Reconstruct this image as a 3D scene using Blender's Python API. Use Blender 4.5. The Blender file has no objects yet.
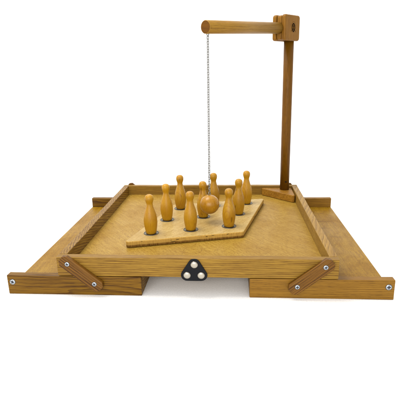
import bpy, bmesh, math, random
from mathutils import Vector, Matrix, Euler
random.seed(7)
scene = bpy.context.scene
COL = scene.collection

# ------------------------------------------------------------------ camera
cam = bpy.data.objects.new('camera', bpy.data.cameras.new('camera'))
COL.objects.link(cam)
cam.data.sensor_width = 36.0
cam.data.lens = 436.06 * 36.0 / 400.0
cam.data.clip_start = 0.01
cam.data.clip_end = 100.0
YAW, PITCH, ROLL = 0.0762, 0.2842, 0.0212
cam.matrix_world = (Matrix.Translation((0.3786, -0.8433, 0.4652)) @ Matrix.Rotation(YAW, 4, 'Z')
                    @ Matrix.Rotation(math.pi / 2 - PITCH, 4, 'X') @ Matrix.Rotation(-ROLL, 4, 'Z'))
scene.camera = cam

# ------------------------------------------------------------------ light
world = bpy.data.worlds.new('World')
scene.world = world
world.use_nodes = True
world.node_tree.nodes['Background'].inputs[0].default_value = (1.0, 0.99, 0.97, 1)
world.node_tree.nodes['Background'].inputs[1].default_value = 1.15


def area(name, loc, target, size, size_y, power, color=(1, 0.97, 0.93)):
    l = bpy.data.lights.new(name, 'AREA')
    l.shape = 'RECTANGLE'
    l.size, l.size_y, l.energy, l.color = size, size_y, power, color
    o = bpy.data.objects.new(name, l)
    COL.objects.link(o)
    o.location = loc
    o.rotation_euler = (Vector(target) - Vector(loc)).to_track_quat('-Z', 'Y').to_euler()
    return o


area('softbox_key', (-0.35, 0.25, 1.9), (0.3, 0.32, 0.05), 0.9, 0.9, 36)
area('added_fill_front', (0.1, -1.9, 0.75), (0.3, 0.1, 0.05), 1.7, 0.9, 36)  # unseen fill lamp, added to brighten the floor under the tray
area('added_fill_wall', (0.3, 0.75, 2.3), (0.3, 1.5, 0.6), 2.4, 0.5, 12)  # unseen lamp added above to whiten the rear of the sweep

scene.view_settings.view_transform = 'Standard'
scene.view_settings.look = 'None'
scene.view_settings.gamma = 1
scene.view_settings.exposure = 0.0

# ------------------------------------------------------------------ materials


def srgb(r, g, b):
    f = lambda c: (c / 255 / 12.92) if c / 255 <= 0.04045 else ((c / 255 + 0.055) / 1.055) ** 2.4
    return (f(r), f(g), f(b), 1)


class NT:
    def __init__(self, name):
        self.m = bpy.data.materials.new(name)
        self.m.use_nodes = True
        self.t = self.m.node_tree
        self.b = self.t.nodes['Principled BSDF']

    def n(self, typ, **kw):
        nd = self.t.nodes.new(typ)
        for k, v in kw.items():
            setattr(nd, k, v)
        return nd

    def put(self, sock, v):
        if hasattr(v, 'is_output'):
            self.t.links.new(v, sock)
        else:
            sock.default_value = v

    def math(self, op, a, b=0.0, c=None):
        nd = self.n('ShaderNodeMath', operation=op)
        self.put(nd.inputs[0], a)
        self.put(nd.inputs[1], b)
        if c is not None:
            self.put(nd.inputs[2], c)
        return nd.outputs[0]

    def vmul(self, v, s):
        nd = self.n('ShaderNodeVectorMath', operation='MULTIPLY')
        self.put(nd.inputs[0], v)
        nd.inputs[1].default_value = s
        return nd.outputs[0]

    def noise(self, v, scale, detail=2.0, rough=0.5, dist=0.0):
        nd = self.n('ShaderNodeTexNoise')
        self.put(nd.inputs['Vector'], v)
        nd.inputs['Scale'].default_value = scale
        nd.inputs['Detail'].default_value = detail
        nd.inputs['Roughness'].default_value = rough
        nd.inputs['Distortion'].default_value = dist
        return nd.outputs['Fac']

    def rng(self, x, a, b, c=0.0, d=1.0):
        nd = self.n('ShaderNodeMapRange')
        nd.clamp = True
        self.put(nd.inputs[0], x)
        for i, q in enumerate((a, b, c, d)):
            nd.inputs[i + 1].default_value = q
        return nd.outputs[0]

    def mix(self, f, a, b, mode='MIX'):
        nd = self.n('ShaderNodeMix', data_type='RGBA', blend_type=mode)
        self.put(nd.inputs['Factor'], f)
        self.put(nd.inputs['A'], a)
        self.put(nd.inputs['B'], b)
        return nd.outputs['Result']


def coords(T, rot):
    tc = T.n('ShaderNodeTexCoord')
    oi = T.n('ShaderNodeObjectInfo')
    rnd = T.n('ShaderNodeCombineXYZ')
    T.put(rnd.inputs[0], T.math('MULTIPLY', oi.outputs['Random'], 7.3))
    T.put(rnd.inputs[1], T.math('MULTIPLY', oi.outputs['Random'], 3.1))
    T.put(rnd.inputs[2], T.math('MULTIPLY', oi.outputs['Random'], 0.9))
    mp = T.n('ShaderNodeMapping')
    T.put(mp.inputs['Vector'], tc.outputs['Object'])
    mp.inputs['Rotation'].default_value = rot
    add = T.n('ShaderNodeVectorMath', operation='ADD')
    T.put(add.inputs[0], mp.outputs[0])
    T.put(add.inputs[1], rnd.outputs[0])
    return add.outputs[0], tc.outputs['Object']


def oak(name, light, dark, rot=(0, 0, 0), ringf=1500., wob=9., contrast=1.25, pores=0.75, rough=0.42, mottling=0.35):
    """coarse open-grained wood; grain runs along rotated local X"""
    T = NT(name)
    v, _ = coords(T, rot)
    warp = T.noise(T.vmul(v, (3.2, 22, 22)), 1.0, 2.0, 0.5)
    warp2 = T.noise(T.vmul(v, (14, 60, 60)), 1.0, 2.0, 0.5)
    sep = T.n('ShaderNodeSeparateXYZ')
    T.put(sep.inputs[0], v)
    s = T.math('ADD', T.math('MULTIPLY', sep.outputs[1], ringf), T.math('MULTIPLY', sep.outputs[2], ringf * 0.85))
    s = T.math('ADD', s, T.math('MULTIPLY', warp, wob * 3.0))
    s = T.math('ADD', s, T.math('MULTIPLY', warp2, wob * 0.35))
    saw = T.math('FRACT', T.math('MULTIPLY', s, 0.159))
    ring = T.math('POWER', saw, 1.8)
    amp = T.rng(T.noise(T.vmul(v, (6, 90, 90)), 1.0, 2.0, 0.6), 0.3, 0.7, 0.15, 1.15)
    ring = T.math('MULTIPLY', ring, amp)
    fib = T.noise(T.vmul(v, (14, 520, 520)), 1.0, 3.0, 0.6)
    por = T.rng(T.noise(T.vmul(v, (60, 900, 900)), 1.0, 2.0, 0.6), 0.50, 0.62)
    mot = T.noise(T.vmul(v, (9, 26, 26)), 1.0, 3.0, 0.6)
    f = T.math('ADD', T.math('MULTIPLY', ring, 0.62 * contrast), T.math('MULTIPLY', T.rng(fib, 0.3, 0.7), 0.55 * contrast))
    c = T.mix(T.rng(f, 0.05, 1.0), light, dark)
    # pores cluster in the dark early wood
    pf = T.math('MULTIPLY', por, T.rng(ring, 0.1, 0.9, 0.2, 1.0))
    pf = T.math('MULTIPLY', pf, pores)
    c = T.mix(pf, c, (dark[0] * .35, dark[1] * .3, dark[2] * .28, 1))
    c = T.mix(T.rng(mot, 0.3, 0.75, 0, mottling), c, (dark[0] * .85, dark[1] * .78, dark[2] * .6, 1))
    T.put(T.b.inputs['Base Color'], c)
    h = T.math('SUBTRACT', T.math('MULTIPLY', fib, 0.5), T.math('MULTIPLY', pf, 0.9))
    h = T.math('SUBTRACT', h, T.math('MULTIPLY', ring, 0.3))
    bp = T.n('ShaderNodeBump')
    bp.inputs['Strength'].default_value = 0.35
    bp.inputs['Distance'].default_value = 0.0008
    T.put(bp.inputs['Height'], h)
    T.put(T.b.inputs['Normal'], bp.outputs[0])
    T.put(T.b.inputs['Roughness'], T.rng(fib, 0.2, 0.8, rough - 0.07, rough + 0.12))
    T.b.inputs['Specular IOR Level'].default_value = 0.13
    return T.m


def veneer(name, light, dark, rot=(0, 0, 0), rings=(), strength=1.0, rough=0.38, stains=(), figf=26.):
    """rotary-cut plywood face: mottled, flecked, softly flamed. rings = faint marks pressed in the varnish"""
    T = NT(name)
    v, raw = coords(T, rot)
    w = T.noise(T.vmul(v, (2.2, 6, 6)), 1.0, 3.0, 0.55, 0.6)
    fig = T.math('FRACT', T.math('MULTIPLY', w, figf))
    fig = T.math('ABSOLUTE', T.math('SUBTRACT', fig, 0.5))
    fl = T.noise(T.vmul(v, (120, 420, 420)), 1.0, 3.0, 0.65)
    fib = T.noise(T.vmul(v, (10, 210, 210)), 1.0, 3.0, 0.55)
    mot = T.noise(v, 9.0, 5.0, 0.62, 0.4)
    f = T.math('ADD', T.math('MULTIPLY', T.rng(fig, 0, 0.5), 0.22 * strength), T.math('MULTIPLY', T.rng(fib, .3, .7), 0.40 * strength))
    f = T.math('ADD', f, T.math('MULTIPLY', T.rng(fl, .3, .7), 0.34 * strength))
    c = T.mix(T.rng(f, 0.1, 0.95), light, dark)
    c = T.mix(T.rng(mot, 0.42, 0.72, 0, 0.55 * strength), c, (dark[0] * .9, dark[1] * .82, dark[2] * .6, 1))
    flk = T.rng(T.noise(T.vmul(v, (160, 900, 900)), 1.0, 1.0, 0.5), 0.58, 0.68, 0, 0.55)
    c = T.mix(flk, c, (dark[0] * .5, dark[1] * .42, dark[2] * .35, 1))
    sc = T.noise(T.vmul(v, (30, 420, 30)), 1.0, 2.0, .5, .8)
    c = T.mix(T.rng(sc, .69, .73, 0, .45), c, (dark[0] * .55, dark[1] * .5, dark[2] * .45, 1))
    sc2 = T.noise(T.vmul(v, (260, 22, 22)), 1.0, 1.0, .5, 1.5)
    c = T.mix(T.rng(sc2, .72, .76, 0, .35), c, (min(1, light[0] * 1.35), min(1, light[1] * 1.35), min(1, light[2] * 1.4), 1))
    if rings or stains:
        wob = T.noise(raw, 45.0, 2.0)
        sp = T.n('ShaderNodeSeparateXYZ')
        T.put(sp.inputs[0], raw)
        for (x, y, r, wd, a) in rings:
            dx = T.math('SUBTRACT', sp.outputs[0], x)
            dy = T.math('SUBTRACT', sp.outputs[1], y)
            d = T.math('SQRT', T.math('ADD', T.math('MULTIPLY', dx, dx), T.math('MULTIPLY', dy, dy)))
            d = T.math('ADD', d, T.math('MULTIPLY', T.math('SUBTRACT', wob, 0.5), 0.006))
            k = T.rng(T.math('ABSOLUTE', T.math('SUBTRACT', d, r)), 0, wd, a, 0)
            c = T.mix(k, c, (dark[0] * .55, dark[1] * .45, dark[2] * .35, 1))
        for (x, y, lx, ly, a) in stains:
            dx = T.math('DIVIDE', T.math('SUBTRACT', sp.outputs[0], x), lx)
            dy = T.math('DIVIDE', T.math('ADD', T.math('SUBTRACT', sp.outputs[1], y), T.math('MULTIPLY', T.math('SUBTRACT', wob, .5), .008)), ly)
            d = T.math('SQRT', T.math('ADD', T.math('MULTIPLY', dx, dx), T.math('MULTIPLY', dy, dy)))
            k = T.rng(d, 0.3, 1.0, a, 0)
            c = T.mix(k, c, (dark[0] * .55, dark[1] * .45, dark[2] * .35, 1))
    T.put(T.b.inputs['Base Color'], c)
    bp = T.n('ShaderNodeBump')
    bp.inputs['Strength'].default_value = 0.2
    bp.inputs['Distance'].default_value = 0.0006
    T.put(bp.inputs['Height'], T.math('ADD', fl, fib))
    T.put(T.b.inputs['Normal'], bp.outputs[0])
    T.put(T.b.inputs['Roughness'], T.rng(mot, 0.3, 0.7, rough, rough + 0.15))
    T.b.inputs['Specular IOR Level'].default_value = 0.13
    return T.m


def turned(name, light, dark, centre=(0, 0, 0), axis=1, freq=330., rough=0.3, strength=0.5):
    """fine-grained varnished turned wood, growth rings about a slightly tilted axis"""
    T = NT(name)
    v, raw = coords(T, (0.12, 0.08, 0))
    oi = T.n('ShaderNodeObjectInfo')
    w = T.noise(raw, 16.0, 2.0)
    sp = T.n('ShaderNodeSeparateXYZ')
    T.put(sp.inputs[0], raw)
    ax = [0, 1, 2]
    ax.remove(axis)
    d2 = None
    for i in ax:
        q = T.math('SUBTRACT', sp.outputs[i], T.math('MULTIPLY_ADD', oi.outputs['Random'], 0.03, centre[i]))
        q = T.math('MULTIPLY', q, q)
        d2 = q if d2 is None else T.math('ADD', d2, q)
    d = T.math('SQRT', d2)
    s = T.math('FRACT', T.math('ADD', T.math('MULTIPLY', d, freq), T.math('MULTIPLY', w, 2.5)))
    ring = T.math('POWER', s, 2.2)
    fl = T.noise(T.vmul(v, (700, 700, 90)), 1.0, 2.0, 0.6)
    mot = T.noise(v, 30.0, 3.0)
    f = T.math('ADD', T.math('MULTIPLY', ring, 0.5 * strength), T.math('MULTIPLY', T.rng(fl, .35, .7), 0.4))
    c = T.mix(f, light, dark)
    c = T.mix(T.rng(mot, .4, .7, 0, .4), c, dark)
    dent = T.rng(T.noise(T.vmul(v, (110, 110, 40)), 1.0, 1.0, .5), .68, .76, 0, .6)
    c = T.mix(dent, c, (dark[0] * .4, dark[1] * .35, dark[2] * .4, 1))
    hv = T.n('ShaderNodeHueSaturation')
    T.put(hv.inputs['Value'], T.rng(oi.outputs['Random'], 0, 1, 0.84, 1.12))
    T.put(hv.inputs['Color'], c)
    T.put(T.b.inputs['Base Color'], hv.outputs[0])
    bp = T.n('ShaderNodeBump')
    bp.inputs['Strength'].default_value = 0.12
    bp.inputs['Distance'].default_value = 0.0005
    T.put(bp.inputs['Height'], T.math('ADD', fl, ring))
    T.put(T.b.inputs['Normal'], bp.outputs[0])
    T.b.inputs['Roughness'].default_value = rough
    T.b.inputs['Specular IOR Level'].default_value = 0.3
    return T.m


def plain(name, col, rough=0.5, metal=0.0, bump=0.0, bscale=600.):
    T = NT(name)
    n = T.noise(T.n('ShaderNodeTexCoord').outputs['Object'], bscale, 3.0)
    c = T.mix(T.rng(n, .3, .7, 0, .35), col, (col[0] * .6, col[1] * .6, col[2] * .6, 1))
    T.put(T.b.inputs['Base Color'], c)
    T.put(T.b.inputs['Roughness'], T.rng(n, .3, .7, rough, min(1, rough + .12)))
    T.b.inputs['Metallic'].default_value = metal
    if bump:
        bp = T.n('ShaderNodeBump')
        bp.inputs['Strength'].default_value = bump
        bp.inputs['Distance'].default_value = 0.0004
        T.put(bp.inputs['Height'], n)
        T.put(T.b.inputs['Normal'], bp.outputs[0])
    return T.m


def sheet_edge(name, light, dark):
    """sawn edge of a plywood sheet: one darker band towards the bottom, streaked end fibres, a few dark voids"""
    T = NT(name)
    raw = T.n('ShaderNodeTexCoord').outputs['Object']
    sp = T.n('ShaderNodeSeparateXYZ')
    T.put(sp.inputs[0], raw)
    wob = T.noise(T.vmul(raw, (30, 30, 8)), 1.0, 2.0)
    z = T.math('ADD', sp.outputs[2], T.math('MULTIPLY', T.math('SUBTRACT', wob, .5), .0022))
    k = T.rng(T.math('ABSOLUTE', T.math('SUBTRACT', z, .0035)), .0022, .0042, 1, 0)  # darker band low on the edge
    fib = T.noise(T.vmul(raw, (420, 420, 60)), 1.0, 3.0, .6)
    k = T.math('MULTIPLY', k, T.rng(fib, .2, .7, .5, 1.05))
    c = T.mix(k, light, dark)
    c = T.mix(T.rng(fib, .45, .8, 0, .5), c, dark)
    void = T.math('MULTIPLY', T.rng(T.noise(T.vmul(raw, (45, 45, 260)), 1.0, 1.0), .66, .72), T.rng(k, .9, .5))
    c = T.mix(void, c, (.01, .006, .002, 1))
    T.put(T.b.inputs['Base Color'], c)
    T.b.inputs['Roughness'].default_value = .6
    T.b.inputs['Specular IOR Level'].default_value = .13
    return T.m


H = math.pi / 2
GAIN = 0.62


def wc(r, g, b, k=GAIN):
    c = srgb(r, g, b)
    return (c[0] * k, c[1] * k, c[2] * k, 1)


M = {}
M['paper'] = plain('white_paper', (0.9, 0.9, 0.9, 1), 0.9, 0, 0.05, 300)
RL, RD = wc(183, 143, 55), wc(113, 76, 20)
M['rail_x'] = oak('oak_rail_along', RL, RD, (0, 0, 0))
M['rail_y'] = oak('oak_rail_side', RL, RD, (0.26, 0, H - 0.02), ringf=1150, wob=5, contrast=1.6)
M['rail_y2'] = oak('oak_rail_side_right', wc(185, 146, 65), wc(123, 85, 28), (0, 0.1, H + 0.25), ringf=600, wob=6, contrast=0.9)
M['rail_low'] = oak('oak_rail_leaf_left', wc(151, 109, 23), wc(83, 50, 3), (0, 0, 0), ringf=800, wob=14)
M['rail_low2'] = oak('oak_rail_leaf_right', wc(167, 122, 40), wc(107, 69, 10), (0, 0.01, 0), ringf=1500, wob=7, contrast=.9)
M['link'] = oak('dark_oak_link', wc(147, 101, 34), wc(78, 46, 8), (0, 0, 0), ringf=1100, wob=4, mottling=.3)
M['post'] = oak('dark_oak_post', wc(132, 87, 8), wc(87, 52, 3), (0, H, 0), ringf=2300, wob=3, contrast=.7)
M['arm'] = oak('oak_dowel', wc(179, 136, 51), wc(133, 91, 23), (0, 0, 0), ringf=1500, wob=2, contrast=.7)
M['block'] = oak('oak_block', wc(160, 111, 30), wc(103, 62, 8), (0, H, 0), ringf=1900, wob=3, contrast=.6)
M['foot'] = oak('oak_foot', wc(198, 146, 50), wc(123, 77, 15), (0.5, 0.6, 0.6), ringf=1900, wob=2, contrast=1.3)
M['endgrain'] = oak('oak_end_grain', wc(130, 82, 10), wc(88, 51, 4), (0, 0.3, H), ringf=2400, wob=2, contrast=.8)
M['ply'] = veneer('plywood_tray', wc(192, 157, 68), wc(152, 112, 35), (0, 0, 0.9),
                  rings=((0.285, 0.118, 0.021, 0.0018, .45), (0.36, 0.105, 0.024, 0.0016, .3)))
M['ply_leaf'] = veneer('plywood_leaf', wc(176, 136, 31), wc(135, 93, 12), (0, 0, H - 0.05),
                       rings=((0.666, 0.556, 0.017, 0.0022, .6),),
                       stains=((0.66, 0.46, 0.035, 0.006, .5), (0.64, 0.40, 0.05, 0.005, .45), (0.67, 0.33, .02, .01, .35)))
M['board'] = veneer('plywood_pin_board', wc(210, 182, 119), wc(172, 137, 66), (0, 0, -0.9), strength=.8, figf=14)
M['board_edge'] = sheet_edge('plywood_edge', wc(206, 163, 79), wc(105, 68, 18))
M['pin'] = turned('varnished_beech_pin', wc(209, 157, 20), wc(172, 112, 4), (-.02, 0, 0), axis=2, freq=300, strength=.85, rough=.42)
M['ball'] = turned('varnished_beech_ball', wc(208, 152, 30), wc(139, 86, 7), (-0.012, 0, -0.020), axis=1, freq=420, strength=1.0)
M['screw'] = plain('zinc_screw', (0.34, 0.37, 0.40, 1), 0.36, 1.0)
M['slot'] = plain('screw_recess', (0.02, 0.02, 0.024, 1), 0.6)
M['chain'] = plain('nickel_chain', (0.19, 0.19, 0.18, 1), 0.35, 1.0)
M['black'] = plain('black_bracket', (0.004, 0.0045, 0.006, 1), 0.5, 0.0, 0.1, 900)
M['black'].node_tree.nodes['Principled BSDF'].inputs['Specular IOR Level'].default_value = .12
M['rivet'] = plain('nickel_rivet', (0.38, 0.35, 0.29, 1), 0.28, 1.0)
M['ring'] = plain('dark_steel_ring', (0.07, 0.07, 0.072, 1), 0.3, 1.0)
M['hole'] = plain('socket_steel_cup', (0.17, 0.15, 0.11, 1), 0.45, 1.0)
M['burn'] = plain('burnt_mark', (0.02, 0.010, 0.004, 1), 0.9)
for k_ in ('burn', 'slot'):
    M[k_].node_tree.nodes['Principled BSDF'].inputs['Specular IOR Level'].default_value = .05

# ------------------------------------------------------------------ mesh helpers


def obj(name, bm, mats, parent=None, bevel=0.0, smooth=False, seg=2, loc=None, rot=None):
    bmesh.ops.recalc_face_normals(bm, faces=bm.faces)
    me = bpy.data.meshes.new(name)
    bm.to_mesh(me)
    bm.free()
    for m in (mats if isinstance(mats, (list, tuple)) else [mats]):
        me.materials.append(m)
    if smooth:
        for p in me.polygons:
            p.use_smooth = True
    o = bpy.data.objects.new(name, me)
    COL.objects.link(o)
    if parent:
        o.parent = parent
    if loc is not None:
        o.location = loc
    if rot is not None:
        o.rotation_euler = rot
    if bevel:
        b = o.modifiers.new('bevel', 'BEVEL')
        b.width, b.segments, b.limit_method = bevel, seg, 'ANGLE'
        b.angle_limit = math.radians(40)
        b.harden_normals = False
    return o


def empty(name, loc=(0, 0, 0), rz=0.0):
    o = bpy.data.objects.new(name, None)
    COL.objects.link(o)
    o.location = loc
    o.rotation_euler = (0, 0, rz)
    o.empty_display_size = 0.02
    return o


def tag(o, label, cat, group=None):
    o['label'], o['category'] = label, cat
    if group:
        o['group'] = group


def box(bm, x0, x1, y0, y1, z0, z1, mi=0, cuts=0, jit=0.0):
    vs = [bm.verts.new((x, y, z)) for z in (z0, z1) for y in (y0, y1) for x in (x0, x1)]
    fs = [(0, 2, 3, 1), (4, 5, 7, 6), (0, 1, 5, 4), (2, 6, 7, 3), (0, 4, 6, 2), (1, 3, 7, 5)]
    out = [bm.faces.new([vs[i] for i in f]) for f in fs]
    for f in out:
        f.material_index = mi
    return out


def prism(bm, pts, z0, z1, mi_top=0, mi_side=0):
    a = [bm.verts.new((x, y, z0)) for x, y in pts]
    b = [bm.verts.new((x, y, z1)) for x, y in pts]
    bm.faces.new(a[::-1]).material_index = mi_side
    bm.faces.new(b).material_index = mi_top
    n = len(pts)
    for i in range(n):
        bm.faces.new((a[i], a[(i + 1) % n], b[(i + 1) % n], b[i])).material_index = mi_side


def lathe(bm, prof, n=48, c=(0, 0, 0), mi=0):
    rings = []
    for r, z in prof:
        if r < 1e-6:
            rings.append([bm.verts.new((c[0], c[1], c[2] + z))])
        else:
            rings.append([bm.verts.new((c[0] + r * math.cos(2 * math.pi * k / n), c[1] + r * math.sin(2 * math.pi * k / n), c[2] + z)) for k in range(n)])
    for A, B in zip(rings, rings[1:]):
        for k in range(n):
            q = [A[k % len(A)], A[(k + 1) % len(A)], B[(k + 1) % len(B)], B[k % len(B)]]
            u = []
            for w in q:
                if w not in u:
                    u.append(w)
            if len(u) > 2:
                bm.faces.new(u).material_index = mi


def xform(bm, mat, verts=None):
    bmesh.ops.transform(bm, matrix=mat, verts=verts if verts is not None else bm.verts)


def rounded(pts, r, n=5):
    """polygon with rounded corners"""
    out = []
    m = len(pts)
    for i in range(m):
        p, a, b = Vector(pts[i]), Vector(pts[i - 1]), Vector(pts[(i + 1) % m])
        u, w = (a - p).normalized(), (b - p).normalized()
        ang = u.angle(w)
        t = r / math.tan(ang / 2)
        cc = p + (u + w).normalized() * (r / math.sin(ang / 2))
        s, e = p + u * t - cc, p + w * t - cc
        for k in range(n + 1):
            q = s.slerp(e, k / n) if hasattr(s, 'slerp') else s.lerp(e, k / n)
            out.append(tuple(cc + q.normalized() * r))
    return out


def hull(circles, n=20):
    """outline around equal circles (convex hull)"""
    P = []
    for x, y, r in circles:
        P += [(x + r * math.cos(2 * math.pi * k / n), y + r * math.sin(2 * math.pi * k / n)) for k in range(n)]
    P = sorted(set((round(a, 6), round(b, 6)) for a, b in P))
    cr = lambda o, a, b: (a[0] - o[0]) * (b[1] - o[1]) - (a[1] - o[1]) * (b[0] - o[0])
    lo, up = [], []
    for p in P:
        while len(lo) > 1 and cr(lo[-2], lo[-1], p) <= 1e-9:
            lo.pop()
        lo.append(p)
    for p in reversed(P):
        while len(up) > 1 and cr(up[-2], up[-1], p) <= 1e-9:
            up.pop()
        up.append(p)
    return lo[:-1] + up[:-1]


# ------------------------------------------------------------------ backdrop: a white paper sweep
bm = bmesh.new()
prof = [(-2.6, 0.0), (0.95, 0.0)]
for k in range(1, 25):
    a = H * k / 24
    prof.append((0.95 + 0.45 * math.sin(a), 0.45 - 0.45 * math.cos(a)))
prof.append((1.40, 3.0))
rows = [[bm.verts.new((x, y, z)) for x in (-3.2, 3.8)] for y, z in prof]
for A, B in zip(rows, rows[1:]):
    bm.faces.new((A[0], A[1], B[1], B[0]))
bd = obj('backdrop', bm, M['paper'], smooth=True)
bd['kind'] = 'structure'
bd['label'] = 'seamless white studio paper under and behind the game'

# ------------------------------------------------------------------ folding tray table
W, D, h, ZF, TH = 0.60, 0.6294, 0.0448, 0.0138, 0.018
AL, AR = 0.1172, 0.1162
GAP = 0.0012
table = empty('skittles_table', (0, 0, 0))
tag(table, 'wooden fold-out tabletop skittles table, raised square tray on two open side leaves', 'game table')


def board(name, x0, x1, y0, y1, z0, z1, mat, parent, bevel=0.0012, wav=True):
    bm = bmesh.new()
    box(bm, x0, x1, y0, y1, z0, z1)
    if wav:
        # subdivide along the long side and let the sawn edges wander by fractions of a millimetre
        L = max(x1 - x0, y1 - y0)
        ax = 0 if x1 - x0 >= y1 - y0 else 1
        n = 22
        for i in range(1, n):
            co = Vector((0, 0, 0))
            no = Vector((0, 0, 0))
            co[ax] = (x0, y0)[ax] + L * i / n
            no[ax] = 1
            bmesh.ops.bisect_plane(bm, geom=bm.verts[:] + bm.edges[:] + bm.faces[:], plane_co=co, plane_no=no)
        for v in bm.verts:
            if abs(v.co.z - z1) < 1e-5:
                t = v.co[ax]
                v.co.z += 0.00035 * math.sin(t * 31 + x0 * 9) + random.uniform(-.00018, .00018)
    return obj(name, bm, mat, parent, bevel)


def screw(parent, x, y, z, r, face=-1, spin=0.0):
    """countersunk cross-head screw facing -y (face=-1) or +y"""
    bm = bmesh.new()
    lathe(bm, [(0, -0.001), (r, -0.001), (r, 0.0002), (r * .93, 0.0006), (r * .6, 0.0009), (0, 0.001)], 28)
    o = obj('screw', bm, M['screw'], parent, smooth=True)
    b0 = bmesh.new()
    lathe(b0, [(0, -.0005), (r * 1.09, -.0005), (r * 1.09, 0.0000), (0, 0.0000)], 28)
    obj('countersink', b0, M['slot'], o)
    b2 = bmesh.new()
    for k in (0, 1):
        fs = box(b2, -r * .62, r * .62, -r * .15, r * .15, 0.0006, 0.00125)
        if k:
            xform(b2, Matrix.Rotation(H, 4, 'Z'), list({v for f in fs for v in f.verts}))
            for f in fs:
                for v in f.verts:
                    pass
    for v in b2.verts:
        pass
    lathe(b2, [(0, .0006), (r * .26, .0006), (r * .26, .0013), (0, .0013)], 12)
    s = obj('cross_recess', b2, M['slot'], o)
    o.location = (x, y, z)
    o.rotation_euler = (H if face < 0 else -H, spin, 0)
    return o


zt0, zt1 = h + GAP, 2 * h
# central tray
board('front_rail', 0, W, 0, TH, zt0, zt1, M['rail_x'], table)
board('back_rail', 0, W, D - TH, D, zt0, zt1, M['rail_x'], table)
board('side_rail', 0, TH, TH + .0004, D - TH - .0004, zt0, zt1, M['rail_y'], table)
board('side_rail', W - TH, W, TH + .0004, D - TH - .0004, zt0, zt1, M['rail_y2'], table)
board('tray_floor', TH + .0003, W - TH - .0003, TH + .0003, D - TH - .0003, zt0 + .004, h + ZF, M['ply'], table, 0.0, False)
# side leaves
for side in (0, 1):
    x0, x1 = (-AL, W / 2 - AL) if side == 0 else (W / 2 + AR, W + AR)
    ix0, ix1 = (x0, x1 - TH) if side == 0 else (x0 + TH, x1)
    lf = board('leaf_floor', ix0 + .0003, ix1 - .0003, TH + .0003, D - TH - .0003, .0035, ZF, M['ply_leaf'], table, 0.0008, False)
    mr = M['rail_low'] if side == 0 else M['rail_low2']
    r = board('leaf_rail', x0, x1, 0, TH, 0, h, mr, lf, 0.0016)
    sx = x0 + .0118 if side == 0 else x1 - .0126
    screw(r, sx, -.0003, 0.0293, 0.0062, spin=.5 + side)
    board('leaf_rail', x0, x1, D - TH, D, 0, h, mr, lf, 0.0016)
    board('leaf_rail', x1 - TH if side == 0 else x0, x1 if side == 0 else x0 + TH, TH + .0004, D - TH - .0004, 0, h, M['rail_y'], lf)

# pivot links, front and back
for yy, f in ((0, -1), (D, 1)):
    for (ax, az, bx, bz) in ((.0267, .0774, .0821, .0312), (.5708, .0765, .5149, .0312)):
        v = Vector((bx - ax, bz - az))
        L = v.length
        ang = math.atan2(v.y, v.x)
        hw, ex, ch = .0142, .0185, .0075
        pts = [(-ex, -hw + ch), (-ex + ch, -hw), (L + ex - ch, -hw), (L + ex, -hw + ch), (L + ex, hw - ch), (L + ex - ch, hw), (-ex + ch, hw), (-ex, hw - ch)]
        pts = rounded(pts, .003, 3)
        bm = bmesh.new()
        prism(bm, pts, 0.0006, 0.0092)
        k = obj('pivot_link', bm, M['link'], table, 0.0008)
        # local xy -> world xz, local z -> outward
        R = Matrix(((1, 0, 0), (0, 0, f), (0, 1, 0))).to_4x4()
        k.matrix_local = Matrix.Translation((ax, yy, az)) @ R @ Matrix.Rotation(ang, 4, 'Z')
        for sx in (0, L):
            s = screw(k, sx, 0, 0.0094, .0050, spin=0)
            s.rotation_euler = (0, 0, random.uniform(0, 1.5))

# black latch plate with three rivets on the front rail
cs = [(.2993, .0767), (.2835, .0523), (.3135, .0523)]
bm = bmesh.new()
prism(bm, hull([(x, z, .0132) for x, z in cs]), 0.0006, 0.0032)
pl = obj('corner_bracket', bm, M['black'], table, 0.0006)
pl.matrix_local = Matrix(((1, 0, 0, 0), (0, 0, -1, 0), (0, 1, 0, 0), (0, 0, 0, 1)))
for x, z in cs:
    bm = bmesh.new()
    lathe(bm, [(0, .0028), (.0078, .0028), (.0080, .0036), (.0074, .0046), (.0058, .0056), (.0034, .0062), (0, .0064)], 36)
    obj('rivet', bm, M['rivet'], pl, smooth=True, loc=(x, z, 0))

# ------------------------------------------------------------------ gallows post in the back right corner
z_fl = h + ZF
stand = empty('gallows_stand', (0.5545, 0.5905, z_fl))
tag(stand, 'upright wooden post with round horizontal arm, on a triangular foot in the tray corner', 'post')
S0 = Vector(stand.location)
ft = [(0.4715, 0.6110), (0.5800, 0.5045), (0.5800, 0.6110)]
ft = [(x - S0.x, y - S0.y) for x, y in ft]
a = Vector(ft[0]); b = Vector(ft[1])
outl = rounded([ft[0], ft[1], ft[2]], .006, 4)
bm = bmesh.new()
prism(bm, outl, 0.0006, 0.0245)
obj('foot', bm, M['foot'], stand, 0.0022, seg=3)
# post
PZ0, PZ1 = .0247, .553 - z_fl
bm = bmesh.new()
lathe(bm, [(0, PZ0), (.0152, PZ0), (.0152, .2), (.0150, .35), (.0152, PZ1), (0, PZ1)], 40)
po = obj('post', bm, M['post'], stand, rot=(0, -0.004, 0))
for p in po.data.polygons:
    p.use_smooth = abs(p.normal.z) < .5
bm = bmesh.new()
lathe(bm, [(0, -.0003), (.0028, -.0003), (.0032, .0003), (0, .0003)], 14)
pk = obj('peg', bm, M['burn'], po, loc=(.002, -.0151, .0535), rot=(H, 0, 0))
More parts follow.
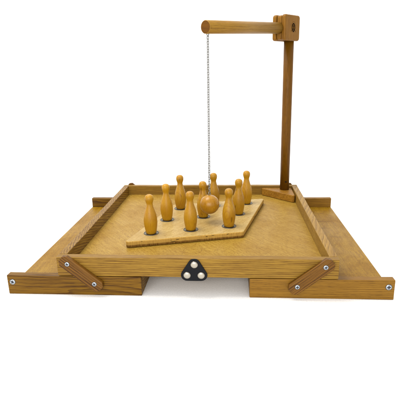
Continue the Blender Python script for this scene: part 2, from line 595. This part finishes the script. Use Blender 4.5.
# head block and arm, turned together about z.  local -X is the arm direction
AA = math.radians(51)
rz = AA                                     # local -X -> (-cos, -sin)
end = Vector((0.3140, 0.2900, 0.5714))
bc = Vector((0.5530, 0.5905, 0)) + Vector((-math.cos(AA), -math.sin(AA), 0)) * .0185
bc.z = 0.5875
bl, bw, bh = .083, .045, .0725
hb = None
for (y0, y1, inset, rr) in ((-bw / 2, -bw / 2 + .0135, 0, .0085), (-bw / 2 + .0145, bw / 2 - .0145, .0020, .0075), (bw / 2 - .0135, bw / 2, 0, .0085)):
    bm = bmesh.new()
    ol = rounded([(-bl / 2 + inset, -bh / 2 + inset), (bl / 2 - inset, -bh / 2 + inset), (bl / 2 - inset, bh / 2 - inset), (-bl / 2 + inset, bh / 2 - inset)], rr, 6)
    prism(bm, ol, 0, y1 - y0)
    # outline is in x-z, thickness along y
    xform(bm, Matrix(((1, 0, 0, 0), (0, 0, 1, 0), (0, 1, 0, 0), (0, 0, 0, 1))))
    if hb is None:
        hb = obj('head_block', bm, M['block'], stand, 0.0042, seg=4, loc=bc - S0 + Matrix.Rotation(rz, 3, 'Z') @ Vector((0, y0, 0)), rot=(0, 0, rz))
    else:
        obj('block_layer', bm, M['block'], hb, 0.0042, seg=4, loc=(0, y0 + bw / 2, 0))
bm = bmesh.new()
box(bm, -bl / 2 + .005, bl / 2 - .005, .006, bw - .006, -bh / 2 + .006, bh / 2 - .006)
obj('groove_filler', bm, M['burn'], hb)  # dark filler behind the grooves between the block layers
root = bc + Vector((-math.cos(AA), -math.sin(AA), 0)) * (bl / 2 - .02)
root.z = .5870
d = end - root
L = d.length
bm = bmesh.new()
R_ = .0158
lathe(bm, [(0, 0), (R_, 0), (R_, L - .0012), (R_ - .0012, L), (0, L)], 48)
for f in bm.faces:
    f.material_index = 0
xform(bm, Matrix.Rotation(-H, 4, 'Y'))       # along -X
bm.faces.ensure_lookup_table()
for f in bm.faces:
    if f.calc_center_median().x < -L + .0002:
        f.material_index = 1
arm = obj('arm', bm, [M['arm'], M['endgrain']], stand, loc=root - S0)
for p in arm.data.polygons:
    p.use_smooth = abs(p.normal.x) < .5
arm.rotation_euler = (-d).to_track_quat('X', 'Z').to_euler()
# burnt oval mark with ruled shading and tiny ticks round it, on the camera-side face of the block
bm = bmesh.new()


def strip(p, q, w):
    p, q = Vector(p), Vector(q)
    t = (q - p).normalized()
    n = Vector((-t.y, t.x)) * w / 2
    vs = [bm.verts.new((a.x, a.y, z)) for z in (0, .00035) for a in (p - n, q - n, q + n, p + n)]
    for f in ((0, 3, 2, 1), (4, 5, 6, 7), (0, 1, 5, 4), (1, 2, 6, 5), (2, 3, 7, 6), (3, 0, 4, 7)):
        bm.faces.new([vs[i] for i in f])


N = 20
ov = [(.0084 * math.cos(2 * math.pi * k / N), .0105 * math.sin(2 * math.pi * k / N)) for k in range(N)]
for k in range(N):
    strip(ov[k], ov[(k + 1) % N], .0030)
for x in (-.0032, 0, .0032):
    strip((x, -.008), (x, .008), .0012)
for z in (-.0045, .0035):
    strip((-.0055, z), (.0055, z), .0011)
strip((-.0035, .0118), (.0035, .0118), .0016)
strip((-.003, -.0120), (.003, -.0120), .0016)
for k in range(9):
    a_ = math.pi * (.12 + .76 * k / 8)
    strip((.0125 * math.cos(a_), .0150 * math.sin(a_) + .001), (.0125 * math.cos(a_) + .0008, .0150 * math.sin(a_) + .002), .0008)
for sx in (-1, 1):
    strip((sx * .0095, -.009), (sx * .0125, -.009), .0014)
    strip((sx * .0098, -.0115), (sx * .0115, -.0115), .001)
em = obj('burnt_emblem', bm, M['burn'], hb, loc=(.004, -.0001, 0.001), rot=(H, 0, 0))

# ------------------------------------------------------------------ pin board
bx, by = .2982, .3200
U, V = Vector((.2775, .0519)), Vector((.0768, .3114))
pb = empty('pin_board', (bx, by, z_fl))
tag(pb, 'pale diamond-shaped plywood board with rounded corners and pin sockets, lying in the tray', 'board')
BC = [(.1175, .1245), (.4080, .2015), (.4815, .5060), (.2000, .4380)]
corners = [(x - bx, y - by) for x, y in BC]
bm = bmesh.new()
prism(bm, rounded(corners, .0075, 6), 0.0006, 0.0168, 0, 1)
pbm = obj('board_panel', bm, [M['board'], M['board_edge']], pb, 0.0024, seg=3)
pu, pv = Vector((.0986, .0273)), Vector((.0259, .1048))
zb = .0168
spots = []
ringmesh = None
for i in (-1, 0, 1):
    for j in (-1, 0, 1):
        q = pu * i + pv * j
        spots.append((i, j, bx + q.x, by + q.y))
        if ringmesh is None:
            bm = bmesh.new()
            lathe(bm, [(.0176, .0001), (.0176, .0006), (.0180, .0009), (.0189, .0009), (.0193, .0006), (.0193, .0001)], 48)
            s = obj('socket_ring', bm, M['ring'], pb, smooth=True, loc=(q.x, q.y, zb))
            bm = bmesh.new()
            lathe(bm, [(0, .00025), (.0175, .00025), (.0175, .0001), (0, .0001)], 40)
            u = obj('recess', bm, M['hole'], s)
            ringmesh = (s, u)
        else:
            s = ringmesh[0].copy(); COL.objects.link(s); s.parent = pb; s.location = (q.x, q.y, zb)
            u = ringmesh[1].copy(); COL.objects.link(u); u.parent = s

# ------------------------------------------------------------------ nine pins
HP = .1035
prof = [(0, 0), (.0118, 0), (.0132, .0012), (.0150, .010), (.0166, .020), (.0174, .030), (.0172, .037), (.0163, .046), (.0143, .055),
        (.0118, .063), (.0097, .070), (.0085, .0755), (.0081, .079), (.0085, .0825), (.0098, .0865), (.0108, .0905), (.0111, .0940), (.0106, .0975),
        (.0092, .1006), (.0068, .1030), (.0036, .1043), (0, .1047)]
# smooth the profile with a Catmull-Rom pass
pp = []
for i in range(len(prof) - 1):
    p0 = prof[max(i - 1, 0)]; p1 = prof[i]; p2 = prof[i + 1]; p3 = prof[min(i + 2, len(prof) - 1)]
    for t in (0, .5) if i > 1 else (0,):
        f = lambda a, b, c, d: .5 * ((2 * b) + (-a + c) * t + (2 * a - 5 * b + 4 * c - d) * t * t + (-a + 3 * b - 3 * c + d) * t ** 3)
        pp.append((max(f(p0[0], p1[0], p2[0], p3[0]), 0), f(p0[1], p1[1], p2[1], p3[1])))
pp.append(prof[-1])
pp = [(r * .985, z * .975) for r, z in pp]
where = {(-1, -1): 'front left corner of the pin board', (-1, 0): 'middle of the left row, second from front',
         (-1, 1): 'back left corner of the pin board', (0, -1): 'front of the middle row, left of the hanging ball',
         (0, 0): 'board centre, half hidden behind the ball', (0, 1): 'back of the middle row, behind the chain',
         (1, -1): 'front right corner of the pin board', (1, 0): 'middle of the right row, second from front',
         (1, 1): 'back right corner of the pin board'}
first = None
for (i, j, x, y) in spots:
    if first is None:
        bm = bmesh.new()
        lathe(bm, pp, 56)
        first = o = obj('skittle_pin', bm, M['pin'], None, smooth=True)
    else:
        o = first.copy()
        COL.objects.link(o)
    o.location = (x, y, z_fl + zb + .0006)
    o.rotation_euler = (random.uniform(-.012, .012), random.uniform(-.012, .012), random.uniform(0, 6))
    tag(o, 'honey-coloured turned wooden pin at the ' + where[(i, j)], 'skittle pin', 'nine wooden skittle pins standing on the board')

# ------------------------------------------------------------------ ball on its chain
ball_c = Vector((.3190, .2720, .1265))
RB = .0260
hang = empty('hanging_ball', tuple(ball_c))
tag(hang, 'round wooden ball hanging among the pins on a thin metal chain from the arm', 'ball on chain')
bm = bmesh.new()
bmesh.ops.create_uvsphere(bm, u_segments=56, v_segments=32, radius=RB)
obj('ball', bm, M['ball'], hang, smooth=True)


def torus(bm, R, r, mat, stretch=0.0, n=20, m=8):
    """ring in local xz plane, stretched along z into a chain link"""
    rows = []
    for k in range(n):
        a = 2 * math.pi * k / n
        c = Vector((R * math.cos(a), 0, R * math.sin(a) + (stretch if math.sin(a) >= 0 else -stretch)))
        nr = Vector((math.cos(a), 0, math.sin(a)))
        rows.append([bm.verts.new(mat @ (c + nr * r * math.cos(2 * math.pi * t / m) + Vector((0, 1, 0)) * r * math.sin(2 * math.pi * t / m))) for t in range(m)])
    for k in range(n):
        for t in range(m):
            bm.faces.new((rows[k][t], rows[k][(t + 1) % m], rows[(k + 1) % n][(t + 1) % m], rows[(k + 1) % n][t]))


# screw eye in the ball
bm = bmesh.new()
torus(bm, .0036, .0010, Matrix.Translation((0, 0, RB + .0036)) @ Matrix.Rotation(.7, 4, 'Z'))
lathe(bm, [(0, RB - .001), (.0009, RB - .001), (.0009, RB + .0008), (0, RB + .0008)], 10)
obj('screw_eye', bm, M['chain'], hang, smooth=True)
top = end + Vector((math.cos(AA), math.sin(AA), 0)) * .0085
top.z = .5714 - R_ + .0005
bot = ball_c + Vector((0, 0, RB + .0058))
axis = (top - bot)
LT = axis.length
n = 66
pitch = LT / n
bm = bmesh.new()
q = axis.to_track_quat('Z', 'X').to_matrix().to_4x4()
for k in range(n):
    c = bot + axis * ((k + .5) / n)
    tw = (k % 2) * H + .75 + .004 * k
    torus(bm, .0026, .00085, Matrix.Translation(c - ball_c) @ q @ Matrix.Rotation(tw, 4, 'Z') @ Matrix.Rotation(random.uniform(-.12, .12), 4, 'Y'),
          stretch=pitch / 2 + .0008 - .0020, n=16, m=7)
obj('chain', bm, M['chain'], hang, smooth=True)
bm = bmesh.new()
torus(bm, .0030, .0007, Matrix.Translation(top - ball_c + Vector((0, 0, -.001))) @ Matrix.Rotation(.2, 4, 'Z'))
obj('arm_eye', bm, M['chain'], hang, smooth=True)
